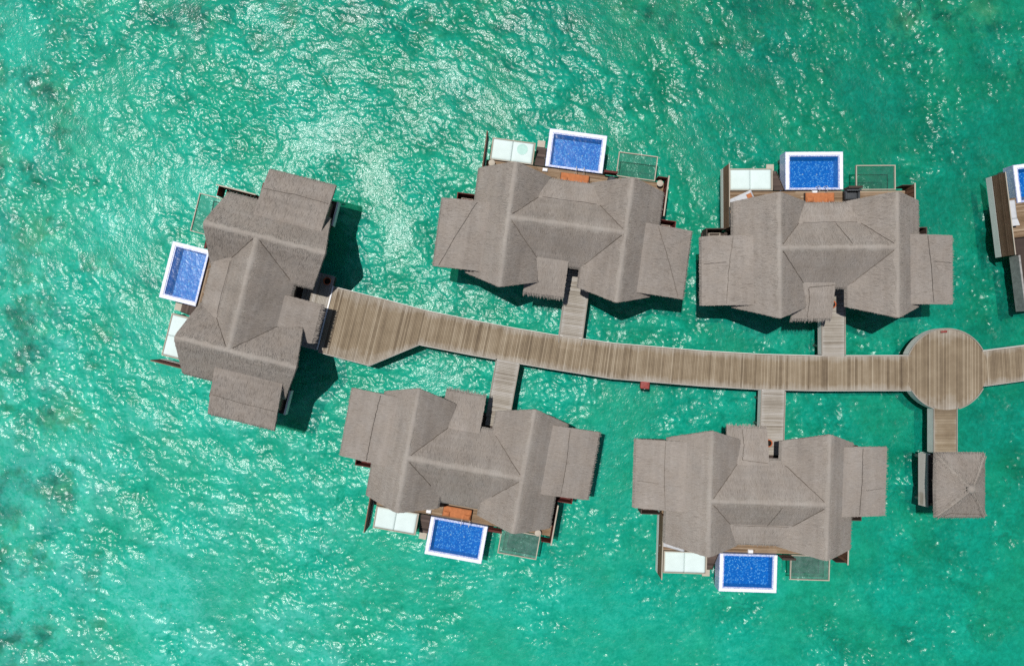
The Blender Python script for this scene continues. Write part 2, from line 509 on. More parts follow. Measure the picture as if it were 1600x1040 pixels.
def build_seabed():
    n = 90
    xs = np.linspace(-60, 60, n)
    X, Y = np.meshgrid(xs, xs)
    Z = -1.7 + .12 * np.sin(X * .31 + 1) * np.cos(Y * .27) + .1 * np.sin(X * .11 - Y * .17)
    e = np.clip(np.minimum(np.arange(n), n - 1 - np.arange(n)) / 6, 0, 1)
    Z = -1.7 + (Z + 1.7) * e[:, None] * e[None, :]
    mb = MB()
    vs = np.stack([X, Y, Z], -1).reshape(-1, 3).tolist()
    fs = [(j * n + i, j * n + i + 1, (j + 1) * n + i + 1, (j + 1) * n + i) for j in range(n - 1) for i in range(n - 1)]
    b = len(vs)
    vs += [(-3000, -3000, -1.7), (3000, -3000, -1.7), (3000, 3000, -1.7), (-3000, 3000, -1.7)]
    s = [[i for i in range(n)], [j * n + n - 1 for j in range(n)], [(n - 1) * n + i for i in range(n - 1, -1, -1)], [j * n for j in range(n - 1, -1, -1)]]
    for k in range(4):
        fs.append([b + k, b + (k + 1) % 4] + s[k][::-1])
    mb.add(vs, fs, smooth=True)
    tag(mb.build('seabed', MT['seabed']), 'pale sandy seabed with dark coral patches under the water', 'seabed', kind='structure')


build_seabed()

# ------------------------------------------------------------------ thatch roofs
def blades(mb, P, dn, nr, n_len, n_wid, lift, tone):
    """P: points, dn: downhill unit vectors, nr: normals; one thin straw quad each"""
    k = len(P)
    side = np.cross(nr, dn)
    side /= np.linalg.norm(side, axis=1)[:, None] + 1e-9
    L = RNG.uniform(*n_len, k)[:, None]; w = RNG.uniform(*n_wid, k)[:, None]
    dn = dn + side * RNG.normal(0, .10, k)[:, None]
    base = P - nr * .006
    tip = P + dn * L + nr * RNG.uniform(*lift, k)[:, None]
    vs = np.stack([base - side * w / 2, base + side * w / 2, tip + side * w * .3, tip - side * w * .3], 1).reshape(-1, 3)
    t = tone + RNG.normal(0, .10, k)
    o = RNG.uniform(0, 60, k)[:, None]
    z = np.zeros((k, 1))
    uv = np.stack([np.hstack([o, o]), np.hstack([o, o + w]), np.hstack([o + L, o + w]), np.hstack([o + L, o])], 1).reshape(-1, 2)
    f = (np.arange(k)[:, None] * 4 + np.array([3, 2, 1, 0])[None, :]).tolist()
    mb.add(vs, f, t, uv)


def patch(mb, fn, nu, nv, th, L, Wd, fringe=True, density=62, verge=(True, True), tone=.5, fr_len=(.07, .24), wob=.007, fr_den=34):
    """fn(u,v) -> xyz, u runs from the ridge (0) down to the eave (1), v along the ridge; L, Wd real lengths"""
    U, V = np.meshgrid(np.linspace(0, 1, nu + 1), np.linspace(0, 1, nv + 1))
    P = fn(U, V)
    P = P + np.stack([np.zeros_like(U), np.zeros_like(U), RNG.normal(0, wob, U.shape) * (U > 0)], -1)
    n = (nu + 1)
    vs = P.reshape(-1, 3)
    uv = np.stack([U * L + 3, V * Wd], -1).reshape(-1, 2)
    off = RNG.uniform(0, 40); uv = uv + off
    fs = [(j * n + i, j * n + i + 1, (j + 1) * n + i + 1, (j + 1) * n + i) for j in range(nv) for i in range(nu)]
    mb.add(vs, fs, tone, uv, True)
    # underside and rims
    ring = [i for i in range(nu + 1)] + [j * n + nu for j in range(1, nv + 1)] + [nv * n + i for i in range(nu - 1, -1, -1)] + [j * n for j in range(nv - 1, 0, -1)]
    low = vs[ring] - np.array([0, 0, th])
    if fringe:                                            # the cut straw butts lean outwards along the eave
        out_ = vs.reshape(nv + 1, nu + 1, 3)[:, -1] - vs.reshape(nv + 1, nu + 1, 3)[:, -2]
        out_[:, 2] = 0; out_ /= np.linalg.norm(out_, axis=1)[:, None]
        low[nu:nu + nv + 1] += out_ * .13
    top = vs[ring]
    m = len(ring)
    mb.add(np.concatenate([top, low]), [(k, m + k, m + (k + 1) % m, (k + 1) % m) for k in range(m)] + [tuple(range(m, 2 * m))], tone + .08)
    # straws
    e = 1e-3
    def frame(u, v):
        p = fn(u, v)
        uq = np.maximum(u, .14); du = fn(uq + e, v) - fn(uq - e, v); du /= np.linalg.norm(du, axis=-1)[:, None]
        dv = fn(u, v + e) - fn(u, v - e)
        nr = np.cross(du, dv); nr /= np.linalg.norm(nr, axis=-1)[:, None]
        nr *= np.sign(nr[:, 2:3])
        return p, du, nr
    k = int(L * Wd * density)
    u = RNG.uniform(0, 1, k) ** .95; v = RNG.uniform(.004, .996, k)
    u = np.minimum(u, 1 - .25 / L)
    # courses: straw butts gather in rows
    p, du, nr = frame(u, v)
    blades(mb, p, du, nr, (.18, .5), (.02, .042), (.004, .02), tone)
    if fringe:
        k = int(Wd * fr_den * 2)
        u = RNG.uniform(.93, 1.0, k); v = RNG.uniform(0, 1, k)
        p, du, nr = frame(u, v)
        p = p + np.array([0, 0, -1]) * RNG.uniform(0, th * .8, k)[:, None]
        du = du + np.array([0, 0, -.08]); du /= np.linalg.norm(du, axis=1)[:, None]
        blades(mb, p, du, nr, fr_len, (.02, .045), (-.03, .02), tone + .12)
    for s, on in enumerate(verge):
        if not on: continue
        k = int(L * 18)
        u = RNG.uniform(.02, .98, k); v = np.full(k, float(s))
        p, du, nr = frame(u, v)
        q = fn(u, v + (e if s else -e)) - fn(u, v); q /= np.linalg.norm(q, axis=1)[:, None]
        dd = q * RNG.uniform(.15, .6, k)[:, None] + du * .8; dd /= np.linalg.norm(dd, axis=1)[:, None]
        p = p + np.array([0, 0, -1]) * RNG.uniform(0, th * .7, k)[:, None]
        blades(mb, p, dd, nr, (.03, .10), (.02, .035), (-.02, .015), tone - .02)


def seam(mb, fn, pts, w=.045):
    """thin dark joint between thatch panels, following the surface; pts in (u, v)"""
    ps = []
    for (a, b) in zip(pts[:-1], pts[1:]):
        for t in np.linspace(0, 1, 12, endpoint=False):
            ps.append((a[0] + (b[0] - a[0]) * t, a[1] + (b[1] - a[1]) * t))
    ps.append(pts[-1])
    P = np.array([fn(np.array([u]), np.array([v]))[0] for u, v in ps])
    strip(mb, P, w * .75)


def strip(mb, P, w=.05, lift=.055):
    P = np.asarray(P, float) + np.array([0, 0, lift])
    P[:, :2] += RNG.normal(0, .012, (len(P), 2))
    d = np.gradient(P, axis=0); s = np.stack([-d[:, 1], d[:, 0], np.zeros(len(P))], -1); s /= np.linalg.norm(s, axis=1)[:, None] + 1e-9
    ww = w * RNG.uniform(.55, 1.2, len(P))[:, None]
    vs = np.concatenate([P - s * ww / 2, P + s * ww / 2]); n = len(P)
    mb.add(vs, [(i, i + 1, n + i + 1, n + i) for i in range(n - 1)], -.6)


def gable_fn(cx, sgn, run, zr, m, y0e, y0r, y1e, y1r, r=.22):
    def fn(u, v):
        d = u * run
        y0 = y0r + (y0e - y0r) * u; y1 = y1r + (y1e - y1r) * u
        y = y0 + (y1 - y0) * v
        z = zr - m * (np.sqrt(d * d + r * r) - r * .55)
        return np.stack([cx + sgn * d + 0 * v, y, z + 0 * v], -1)
    return fn


def cross_fn(sgn, run, zr, m, x0, x1, r=.22):
    def fn(u, v):
        d = u * run
        z = zr - m * (np.sqrt(d * d + r * r) - r * .55)
        return np.stack([x0 + (x1 - x0) * v + 0 * u, sgn * d + 0 * v, z + 0 * v], -1)
    return fn


def flat_fn(p00, p10, p01, p11, sag=0.0):
    """bilinear: u from p0* (top) to p1* (eave), v from p*0 to p*1"""
    a, b, c, d = [np.array(p, float) for p in (p00, p10, p01, p11)]
    def fn(u, v):
        u = np.asarray(u)[..., None]; v = np.asarray(v)[..., None]
        q = a * (1 - u) * (1 - v) + b * u * (1 - v) + c * (1 - u) * v + d * u * v
        q = q + np.array([0, 0, 1]) * sag * (1 - (2 * u - 1) ** 2)
        return q
    return fn


def cap(mb, fnL, fnR, run, length, half=.2):
    """ridge cap laid over both slopes"""
    us = np.array([half, half * .5, .0]) / run
    V = np.linspace(.003, .997, max(8, int(length / .3)))
    rows = []
    for fn, uu in ((fnL, us), (fnR, us[::-1][1:])):
        for u in uu:
            jit = RNG.normal(0, .05 / run, len(V)) if u > us[1] * 1.2 else 0
            rows.append(fn(np.clip(u + jit, 0, 1) + 0 * V, V) + np.array([0, 0, .012 if u > us[1] * 1.2 else .05]))
    G = np.stack(rows); a, b = G.shape[:2]
    uv = np.stack(np.meshgrid(np.linspace(0, 2 * half, a), np.linspace(0, length, b), indexing='ij'), -1).reshape(-1, 2)
    mb.add(G.reshape(-1, 3), [(i * b + j, i * b + j + 1, (i + 1) * b + j + 1, (i + 1) * b + j) for i in range(a - 1) for j in range(b - 1)], .52, uv, True)
    for fn in (fnL, fnR):
        k = int(length * 46)
        u = RNG.uniform(0, half / run * 1.05, k); v = RNG.uniform(0.002, .998, k)
        p = fn(u, v) + np.array([0, 0, .03])
        du = fn(u + .16, v) - fn(u, v); du /= np.linalg.norm(du, axis=1)[:, None]
        nr = np.tile([0, 0, 1.], (k, 1))
        blades(mb, p, du, nr, (.08, .45), (.02, .04), (.0, .02), .5)


# ------------------------------------------------------------------ villa
def make_villa(label, ox, oy, rot, sy, opts):
    """local frame: x across the two ridges, y towards the pool; sy = -1 for the mirror-image villas"""
    root = thing('thatched_villa', label, 'villa', (ox, oy, 0), rot, 'thatched villas over the lagoon')
    def xf(v):
        v = v.copy(); v[:, 1] *= sy; return v
    def part(name, mb, m, parent=root):
        return mb.build(name, MT[m], parent, xf)
    RX = 4.2
    T = opts.get('tone', 0)
    full = opts.get('roof', True)
    if full:
        for s in (-1, 1):
            cx = s * RX
            fo = gable_fn(cx, s, 2.65, ZR, M, -4.2, -5.05, 3.65, 3.95)
            fi = gable_fn(cx, -s, 2.65, ZR, M, -4.2, -5.05, 3.65, 3.95)
            mb = MB()
            patch(mb, fo, 14, 44, .26, 3.38, 8.4, tone=.5 + T)
            patch(mb, fi, 14, 44, .26, 3.38, 8.4, tone=.5 + T, fr_len=(.05, .16))
            for q in (-1, 1):                                # valley joints
                t = np.linspace(.25, 1.95 if q > 0 else 2.45, 14)
                strip(mb, np.stack([cx - s * t, q * t, ZR - M * (t - .1)], -1), .04, .05)
            g = part('gable_roof', mb, 'thatch')
            mb = MB(); cap(mb, fo, fi, 2.65, 9); part('ridge_cap', mb, 'ridge', g)
        mb = MB()
        fa, fb = cross_fn(1, 3.2 if opts.get('plain_front') else 2.1, ZR, M, -RX, RX), cross_fn(-1, 2.72, ZR, M, -RX, RX)
        patch(mb, fa, 10, 40, .2, 2.55, 8.4, fringe=bool(opts.get('plain_front')), verge=(False, False), tone=.47 + T)
        patch(mb, fb, 14, 40, .26, 3.5, 8.4, verge=(False, False), tone=.5 + T)
        if opts.get('seams'):
            seam(mb, fa, [(.12, .62), (.95, .55)])
        g = part('cross_roof', mb, 'thatch')
        mb = MB(); cap(mb, fa, fb, 2.4, 8.2); part('ridge_cap', mb, 'ridge', g)
        # low canopy towards the pool
        plain = opts.get('plain_front')
        mb = MB()
        f = flat_fn((-2.3, 1.9, ZR - M * 1.8 + .03), (-1.85, 3.45, 4.34), (2.3, 1.9, ZR - M * 1.8 + .03), (1.85, 3.45, 4.34), .03)
        patch(mb, f, 8, 14, .2, 2.0, 3.6, tone=.52 + T)
        seam(mb, f, [(.05, .06), (.05, .94)], .035)
        if not plain: part('canopy_roof', mb, 'thatch')
        # porch over the way in
        mb = MB()
        f = flat_fn((-2.5, -2.3, 4.52), (-2.45, -5.0, 3.92), (.56, -2.3, 4.52), (.56, -5.0, 3.92), .05)
        patch(mb, f, 9, 12, .22, 2.75, 3.1, fr_len=(.12, .42), tone=.51 + T, fr_den=48)
        if opts.get('seams'):
            seam(mb, f, [(.16, .36), (.10, .98)]); seam(mb, f, [(.16, .36), (.55, .4), (.98, .38)])
        part('porch_roof', mb, 'thatch')
        # straw hood on the inner eave beside the opening
        # wings
        for s in (-1, 1):
            mb = MB()
            f = flat_fn((s * 5.55, -4.03, 5.22), (s * 9.25, -4.03, 4.42), (s * 5.55, 1.05, 5.22), (s * 9.25, 1.05, 4.42), .05)
            patch(mb, f, 14, 20, .24, 3.6, 5.1, tone=.5 + T, fr_len=(.06, .25))
            a, b = opts.get('wing_seam', (.5, .6))
            seam(mb, f, [(a, .02), ((a + b) / 2 + .02, .5), (b, .98)], .04)
            if opts.get('seams'):
                seam(mb, f, [(.55, .62), (.97, .6)], .035)
            part('wing_roof', mb, 'thatch')
    # walls
        mb = MB()
        mb.box(-6.2, 6.2, -2.25, 2.3, D - .1, 4.0, .4)
        part('wall', mb, 'wall')
        for s in (-1, 1):
            mb = MB(); mb.box(s * 6.22, s * 8.2, -3.4, .85, D - .35, 4.15, .35); part('wing_wall', mb, 'wall')
    # floor
    x0, x1 = (-6.62, 7.3)
    mb = MB()
    y = 1.9
    while y < 4.92:
        n_ = 4; xs = [x0] + sorted(random.uniform(x0 + 1.5, x1 - 1.5) for _ in range(n_ - 1)) + [x1]
        for a, b in zip(xs[:-1], xs[1:]):
            mb.board((a, y), (b - .01, y), .112, D - .06, D, random.gauss(.5, .22))
        y += .122
    part('deck', mb, 'deck')
    mb = MB()
    mb.box(x0, x1, 1.8, 4.92, D - .3, D - .07, .3)
    if full:
        mb.box(-6.5, 6.5, -3.6, 1.8, D - .3, D - .11, .3)
        for s in (-1, 1):
            mb.box(s * 6.51, s * 8.5, -3.65, 1.75, D - .35, D - .1, .3)
    part('floor_frame', mb, 'darkwood')
    if full:
        for s in (-1, 1) if opts.get('beams') else ():      # pale edge beams of the wings
            mb = MB(); mb.box(s * 6.6, s * 8.5, -3.8, -3.66, D - .5, D + .1, .5); part('edge_beam', mb, 'fascia')
    for (px, py) in ((-6, 4.3), (0, 4.3), (6.5, 4.3), (-5.5, -3), (5.5, -3), (0, -2.5), (-8.2, -3.2), (8.2, -3.2)):
        if not full and (px > 6 or py < 0): continue
        mb = MB(); mb.tube([(px, py, -1.9), (px, py, D - .3)], .17, 10); part('pile', mb, 'pile')
    # privacy screen on the left side
    sx = -6.74; ya, yb = (1.95, 6.75)
    if opts.get('screen_y'): ya, yb = opts['screen_y']
    mb = MB()
    mb.box(sx - .05, sx + .05, ya, yb, 1.0, 1.64, .55, 'y')
    sk = part('screen_skirt', mb, 'fascia')
    mb = MB()
    nb = 13
    for k in range(nb):
        z0 = 1.66 + k * .11
        mb.box(sx - .045, sx + .035, ya, yb, z0, z0 + .096, random.gauss(.5, .2), 'y')
    mb.box(sx - .01, sx + .005, ya + .01, yb - .01, 1.64, 3.05, .2, 'y')
    scr = part('privacy_screen', mb, opts.get('screen', 'brown'))  # darkwood option: shade of the unlit inner face put into the wood colour
    mb = MB(); mb.box(sx - .055, sx + .015, ya - .01, yb + .01, 1.66 + nb * .11, 1.66 + nb * .11 + .035, .6, 'y'); part('top_rail', mb, 'trim' if not opts.get('screen') else 'brown', scr)
    # right end screens
    if full:
        mb = MB()
        for k in range(9):
            yy = 2.2 + k * .34
            mb.box(7.34, 7.40, yy, yy + .26, D - .5, D + 1.15, random.gauss(.45, .2), 'y')
        mb.box(7.36, 7.38, 2.2, 5.18, D - .5, D + 1.1, .1, 'y')
        s2 = part('end_screen', mb, 'brown' if opts.get('end') != 'red' else 'redwood')
        mb = MB(); mb.box(7.32, 7.42, 2.15, 5.24, D + 1.15, D + 1.19, .6, 'y'); part('top_rail', mb, 'trim', s2)
        mb = MB(); mb.box(6.62, 7.33, 5.12, 5.18, D - .3, D + .85, .4); part('corner_screen', mb, 'redwood' if opts.get('end') == 'red' else 'darkwood')
        # recesses by the wings, with a slatted rack in each
        for s in (-1, 1):
            mb = MB()
            a, b = s * 6.95, s * 8.35
            mb.box(a, b, 1.06, 1.85, D - .09, D - .02, .3)
            mb.box(a, b, 1.86, 1.93, D - .3, D + .95, .45)
            mb.box(b, b + s * .07, 1.06, 1.93, D - .3, D + .95, .5)
            r = part('side_recess', mb, 'darkwood' if opts.get('end') != 'red' else 'redwood')
            mb = MB()
            for k in range(3):
                mb.box(a + s * .25, b - s * .25, 1.22 + k * .19, 1.25 + k * .19, D + .42, D + .46, .6)
            for q in (a + s * .25, b - s * .31):
                mb.box(q, q + s * .06, 1.18, 1.64, D - .02, D + .415, .5)
            part('drying_rack', mb, 'trim', r)
    # low balustrade between the pool and the glass floor
    bx = opts.get('bal', (2.5, 3.5))
    mb = MB()
    for k in range(5):
        mb.box(bx[0], bx[1], 4.96, 5.0, D + .06 + k * .16, D + .19 + k * .16, random.gauss(.5, .2))
    for q in (bx[0], bx[1] - .07):
        mb.box(q, q + .07, 5.001, 5.07, D - .1, D + .9, .4)
    b = part('balustrade', mb, 'redwood' if opts.get('end') == 'red' else 'darkwood')
    mb = MB(); mb.box(bx[0] - .03, bx[1] + .03, 4.93, 5.1, D + .9, D + .94, .3); part('hand_rail', mb, 'redwood' if opts.get('end') == 'red' else 'darkwood', b)
    # stairs into the sea
    mb = MB()
    for k in range(8):
        yy = 5.0 + k * .23
        zz = D - .12 - k * .2
        mb.box(-2.84, -2.12, yy, yy + .2, zz - .04, zz, random.gauss(.5, .25))
    for q in (-2.9, -2.1):
        mb.hexa([(q, 4.98, D - .3), (q + .05, 4.98, D - .3), (q + .05, 6.85, D - 1.85), (q, 6.85, D - 1.85)],
                [(q, 4.98, D), (q + .05, 4.98, D), (q + .05, 6.85, D - 1.6), (q, 6.85, D - 1.6)], .3)
    st = part('stairs', mb, 'darkwood')
    mb = MB(); mb.box(-2.85, -2.25, 6.88, 7.4, .06, .14, .7); part('landing', mb, 'trim', st)
    # glass floor over the water
    gx0, gx1, gy0, gy1 = 3.5, 6.57, 4.97, 6.9
    mb = MB(); w_ = .07
    mb.box(gx0, gx0 + w_, gy0, gy1, D - .16, D, .6, 'y'); mb.box(gx1 - w_, gx1, gy0, gy1, D - .16, D, .6, 'y')
    mb.box(gx0 + w_, gx1 - w_, gy1 - w_, gy1, D - .16, D, .6); mb.box(gx0 + w_, gx1 - w_, gy0, gy0 + w_, D - .16, D, .5)
    gf = part('glass_floor', mb, 'trim')
    mb = MB(); mb.box(gx0 + w_, gx1 - w_, gy0 + w_, gy1 - w_, D - .10, D - .08); part('pane', mb, 'glass' if opts.get('clear') else 'dullglass', gf)
    return root, xf


def local(ox, oy, rot, sy, x, y):
    y *= sy
    return ox + x * math.cos(rot) - y * math.sin(rot), oy + x * math.sin(rot) + y * math.cos(rot)


# ------------------------------------------------------------------ things on and by the villas
def make_pool(label, ox, oy, rot, sy, rails=True):
    root = thing('plunge_pool', label, 'pool', (ox, oy, 0), rot, 'blue plunge pools beside the villas')
    def xf(v):
        v = v.copy(); v[:, 1] *= sy; return v
    x0, x1, y0, y1 = -2.05, 2.43, 4.98, 7.92
    zt = D + .15; c = .26; t = .10; zb = D - .72
    a0, a1, b0, b1 = x0 + c + t, x1 - c - t, y0 + t + .06, y1 - c - t          # water opening
    mb = MB()                                                                 # tank outside: four walls
    for (q0, q1, r0, r1) in ((x0, x0 + c, y0, y1), (x1 - c, x1, y0, y1), (x0 + c, x1 - c, y1 - c, y1), (x0 + c, x1 - c, y0, y0 + .06)):
        mb.box(q0, q1, r0, r1, D - .95, zt - .03, .5)
    mb.box(x0 + c, x1 - c, y0 + .06, y1 - c, D - .95, zb - .03, .5)
    mb.build('tank', MT['rimtile'], root, xf)
    mb = MB()
    e = .035
    mb.box(x0 + e, x0 + c - .001, y0 + .02, y1 - e, zt - .03, zt, .5); mb.box(x1 - c + .001, x1 - e, y0 + .02, y1 - e, zt - .03, zt, .5)
    mb.box(x0 + c, x1 - c, y1 - c, y1 - e, zt - .03, zt, .5)
    mb.build('coping', MT['white'], root, xf)
    mb = MB()                                                                 # mosaic lip inside the coping
    for (q0, q1, r0, r1) in ((x0 + c + .002, a0, y0 + .062, y1 - c - .002), (a1, x1 - c - .002, y0 + .062, y1 - c - .002), (a0, a1, b1, y1 - c - .002), (a0, a1, y0 + .062, b0)):
        mb.box(q0, q1, r0, r1, zt - .2, zt - .035, .5)
    mb.build('tile_lip', MT['rimtile'], root, xf)
    mb = MB()                                                                 # basin lining
    g = .02
    mb.box(a0 - .12, a0, b0, b1, zb, zt - .201); mb.box(a1, a1 + .12, b0, b1, zb, zt - .201)
    mb.box(a0 - .12, a1 + .12, b1, b1 + .12, zb, zt - .201); mb.box(a0 - .12, a1 + .12, b0 - .1, b0, zb, zt - .201)
    mb.box(a0 - .12, a1 + .12, b0 - .1, b1 + .12, zb - .028, zb)
    ba = mb.build('basin', MT['mosaic'], root, xf)
    for k in (-.35, .75):
        mb = MB(); mb.lathe([(.06, zb + .002), (.06, zb + .02), (.03, zb + .03)], k, (b0 + b1) / 2, 12)
        mb.build('pool_light', MT['metal'], ba, xf)
    n = 24
    xs = np.linspace(a0, a1, n); ys = np.linspace(b0, b1, n)
    X, Y = np.meshgrid(xs, ys)
    mb = MB(); mb.add(np.stack([X, Y, np.full_like(X, zt - .05 - .06)], -1).reshape(-1, 3), [(j * n + i, j * n + i + 1, (j + 1) * n + i + 1, (j + 1) * n + i) for j in range(n - 1) for i in range(n - 1)], .5, None, True)
    mb.build('pool_water', MT['poolwater'], root, xf)
    if rails:
        for k in (.35, .95):
            mb = MB(); mb.tube([(k, 4.72, D), (k, 4.74, D + .6), (k, 4.86, D + .78), (k, 5.02, D + .78), (k, 5.16, D + .62), (k, 5.2, D + .02)], .025, 8)
            mb.build('handrail', MT['metal'], root, xf)
    for (px, py) in ((x0 + .3, y1 - .3), (x1 - .3, y1 - .3), (x0 + .3, y0 + .4), (x1 - .3, y0 + .4)):
        mb = MB(); mb.tube([(px, py, -1.9), (px, py, D - .95)], .15, 8); mb.build('pile', MT['pile'], root, xf)
    return root


def make_sunbed(label, ox, oy, rot, sy, damp=False):
    root = thing('sunbed_platform', label, 'sunbed', (ox, oy, 0), rot, 'sunbed platforms over the water')
    def xf(v):
        v = v.copy(); v[:, 1] *= sy; return v
    x0, x1, y0, y1 = -6.36, -3.0, 4.96, 6.66
    mb = MB()
    mb.box(x0, x1, y0, y1, D - .28, D - .14, .4)
    mb.box(x0, x0 + .08, y0, y1, D - .139, D + .06, .5, 'y'); mb.box(x1 - .1, x1, y0, y1, D - .139, D + .06, .5, 'y')
    mb.box(x0 + .08, x1 - .1, y1 - .07, y1, D - .139, D + .06, .5); mb.box(x0 + .08, x1 - .1, y0, y0 + .06, D - .139, D + .06, .5)
    mb.build('frame', MT['trim'], root, xf)
    xm = (x0 + x1) / 2 - .05
    for (a, b) in ((x0 + .1, xm - .008), (xm + .008, x1 - .12)):
        mb = MB(); mb.cushion(a, b, y0 + .075, y1 - .085, D - .138, D + .05, .045, .5, 12, 12, .02)
        o = mb.build('mattress', MT['mattress'], root, xf)
    if damp:
        mb = MB(); mb.lathe([(.42, D + .071), (.42, D + .078)], (xm + x1) / 2 + -.1, y1 - .62, 28); mb.smooth = [False] * len(mb.smooth)
        mb.build('damp_patch', MT['damp'], o, xf)
    for (px, py) in ((x0 + .1, y1 - .12), (x1 - .1, y1 - .12)):
        mb = MB(); mb.tube([(px, py, -1.9), (px, py, D - .28)], .07, 8); mb.build('post', MT['trim'], root, xf)


def make_lounger(label, x, y, rz, roll=None, towel=None):
    root = thing('sun_lounger', label, 'lounger', (x, y, D), rz, 'sun loungers on the villa decks')
    mb = MB()
    for s in (-.34, .28): mb.box(-.98, .98, s, s + .06, .22, .28, .5)
    for k in range(9): mb.box(-.95 + k * .22, -.87 + k * .22, -.279, .279, .24, .275, .5, 'y')
    mb.build('frame', MT['fascia'], root)
    for sx in (-.85, .8):
        for s in (-.33, .27):
            mb = MB(); mb.box(sx, sx + .06, s, s + .05, 0, .219, .5); mb.build('leg', MT['fascia'], root)
    mb = MB(); mb.cushion(-.5, .98, -.33, .33, .282, .37, .04); mb.build('mattress', MT['cloth'], root)
    mb = MB()
    n = 6; vs = []
    mb.hexa([(-1.0, -.33, .45), (-.51, -.33, .282), (-.51, .33, .282), (-1.0, .33, .45)],
            [(-1.02, -.33, .54), (-.505, -.33, .372), (-.505, .33, .372), (-1.02, .33, .54)])
    mb.build('backrest', MT['cloth'], root)
    if roll:
        mb = MB(); mb.tube([(-.98, -.26, .6), (-.98, .1, .6)], .085, 12); mb.build('neck_roll', MT[roll], root)
    if towel:
        mb = MB(); mb.cushion(.45, .85, -.24, .14, .392, .43, .03); t = mb.build('folded_towel', MT[towel], None)
        c, s_ = math.cos(rz), math.sin(rz)
        t.location = (x, y, D); t.rotation_euler = (0, 0, rz)
        tag(t, 'orange folded towel lying on the grey lounger of the upper right villa', 'towel')


def make_daybed(label, x, y, rz):
    root = thing('orange_daybed', label, 'daybed', (x, y, D), rz, 'orange daybeds beside the pools')
    mb = MB(); mb.box(-1.13, 1.13, -.42, .42, .1, .24, .4); mb.build('base', MT['darkwood'], root)
    for a in (-1.05, .97):
        for b in (-.38, .3):
            mb = MB(); mb.box(a, a + .08, b, b + .08, 0, .099, .4); mb.build('leg', MT['darkwood'], root)
    mb = MB(); mb.cushion(-1.1, 1.1, -.4, .4, .242, .43, .06, .5, 20, 8, .02); mb.build('mattress', MT['orange'], root)
    for a in (-1.05, .55):
        mb = MB(); mb.cushion(a, a + .5, -.36, .02, .435, .56, .09, .5, 10, 10, .04); mb.build('pillow', MT['orange'], root)


def make_pot(label, x, y, z=D - .01):
    root = thing('terracotta_pot', label, 'pot', (x, y, z), 0)
    mb = MB(); mb.lathe([(.16, 0), (.24, .18), (.27, .34), (.30, .40), (.30, .46), (.25, .46), (.235, .40)], 0, 0, 24)
    mb.build('pot', MT['terracotta'], root)
    mb = MB(); mb.lathe([(.20, .36), (.226, .42)], .02, -.02, 16); mb.build('soil', MT['soil'], root)


def make_towel(label, x, y, rz, z=D):
    mb = MB(); mb.cushion(-.2, .2, -.14, .14, 0, .09, .04, .5, 6, 6, .01); mb.cushion(-.18, .19, -.125, .12, .1, .16, .04, .5, 6, 6, .01)
    o = mb.build('folded_towel', MT['towel']); o.location = (x, y, z); o.rotation_euler = (0, 0, rz)
    tag(o, label, 'towel', 'white towels by the pools')


def make_table(label, x, y):
    root = thing('side_table', label, 'table', (x, y, D), 0)
    mb = MB(); mb.lathe([(.24, .42), (.25, .44), (.25, .46), (.24, .47)], 0, 0, 24, .8); mb.build('table_top', MT['trim'], root)
    for k in range(3):
        a = k * 2 * PI / 3
        mb = MB(); mb.tube([(.2 * math.cos(a), .2 * math.sin(a), 0), (.12 * math.cos(a), .12 * math.sin(a), .42)], .02, 6); mb.build('leg', MT['darkwood'], root)


def make_armchair(label, x, y, rz):
    root = thing('armchair', label, 'chair', (x, y, D), rz)
    mb = MB(); mb.cushion(-.42, .42, -.3, .3, .2, .44, .05); mb.build('seat', MT['charcoal'], root)
    mb = MB(); mb.box(-.55, .55, .301, .42, .12, .82, .5)
    for k in range(6): mb.box(-.5 + k * .18, -.42 + k * .18, .281, .30, .46, .8, .5)
    mb.build('backrest', MT['charcoal'], root)
    for s in (-1, 1):
        mb = MB(); mb.cushion(min(s * .425, s * .55), max(s * .425, s * .55), -.32, .3, .1, .62, .04, .5, 4, 8, 0); mb.build('armrest', MT['charcoal'], root)
    for a in (-.5, .44):
        for b in (-.28, .34):
            mb = MB(); mb.box(a, a + .06, b, b + .06, 0, .099); mb.build('leg', MT['charcoal'], root)


# ------------------------------------------------------------------ the six villas
VS = {
    'left': dict(o=(-19.18, 2.82), r=R(75.8), sy=1, end='red', name='the villa at the left end of the boardwalk'),
    'upmid': dict(o=(3.93, 7.71), r=R(-7.6), sy=1, end='red', name='the tilted villa above the boardwalk'),
    'upright': dict(o=(23.25, 6.1), r=R(.3), sy=1, name='the upright villa at upper right'),
    'lowright': dict(o=(18.30, -12.13), r=R(-1.8), sy=-1, name='the villa at lower right'),
    'lowleft': dict(o=(-3.37, -9.65), r=R(-10.2), sy=-1, end='red', name='the tilted villa at lower left'),
}
LAB = {
    'left': 'thatched villa at the left end of the boardwalk, pool on its left side',
    'upmid': 'tilted thatched villa above the middle of the boardwalk, pool on its upper side',
    'upright': 'squarely set thatched villa at upper right, pale footbridge below its porch',
    'lowright': 'thatched villa at lower right, squarely set, its pool at the bottom',
    'lowleft': 'tilted thatched villa below the boardwalk at lower left, its pool at the bottom',
}
OPT = {
    'left': dict(end='red', screen='redwood', beams=True, tone=-.06, clear=True, wing_seam=(.62, .6)), 'upmid': dict(end='red', screen='darkwood', tone=-.04, clear=True, wing_seam=(.9, .3)), 'upright': dict(tone=.02, clear=True, seams=True, wing_seam=(.55, .42)),
    'lowright': dict(tone=.04, seams=True, wing_seam=(.45, .42)), 'lowleft': dict(plain_front=True, end='red', screen='darkwood', tone=-.01, wing_seam=(.4, .45)),
}
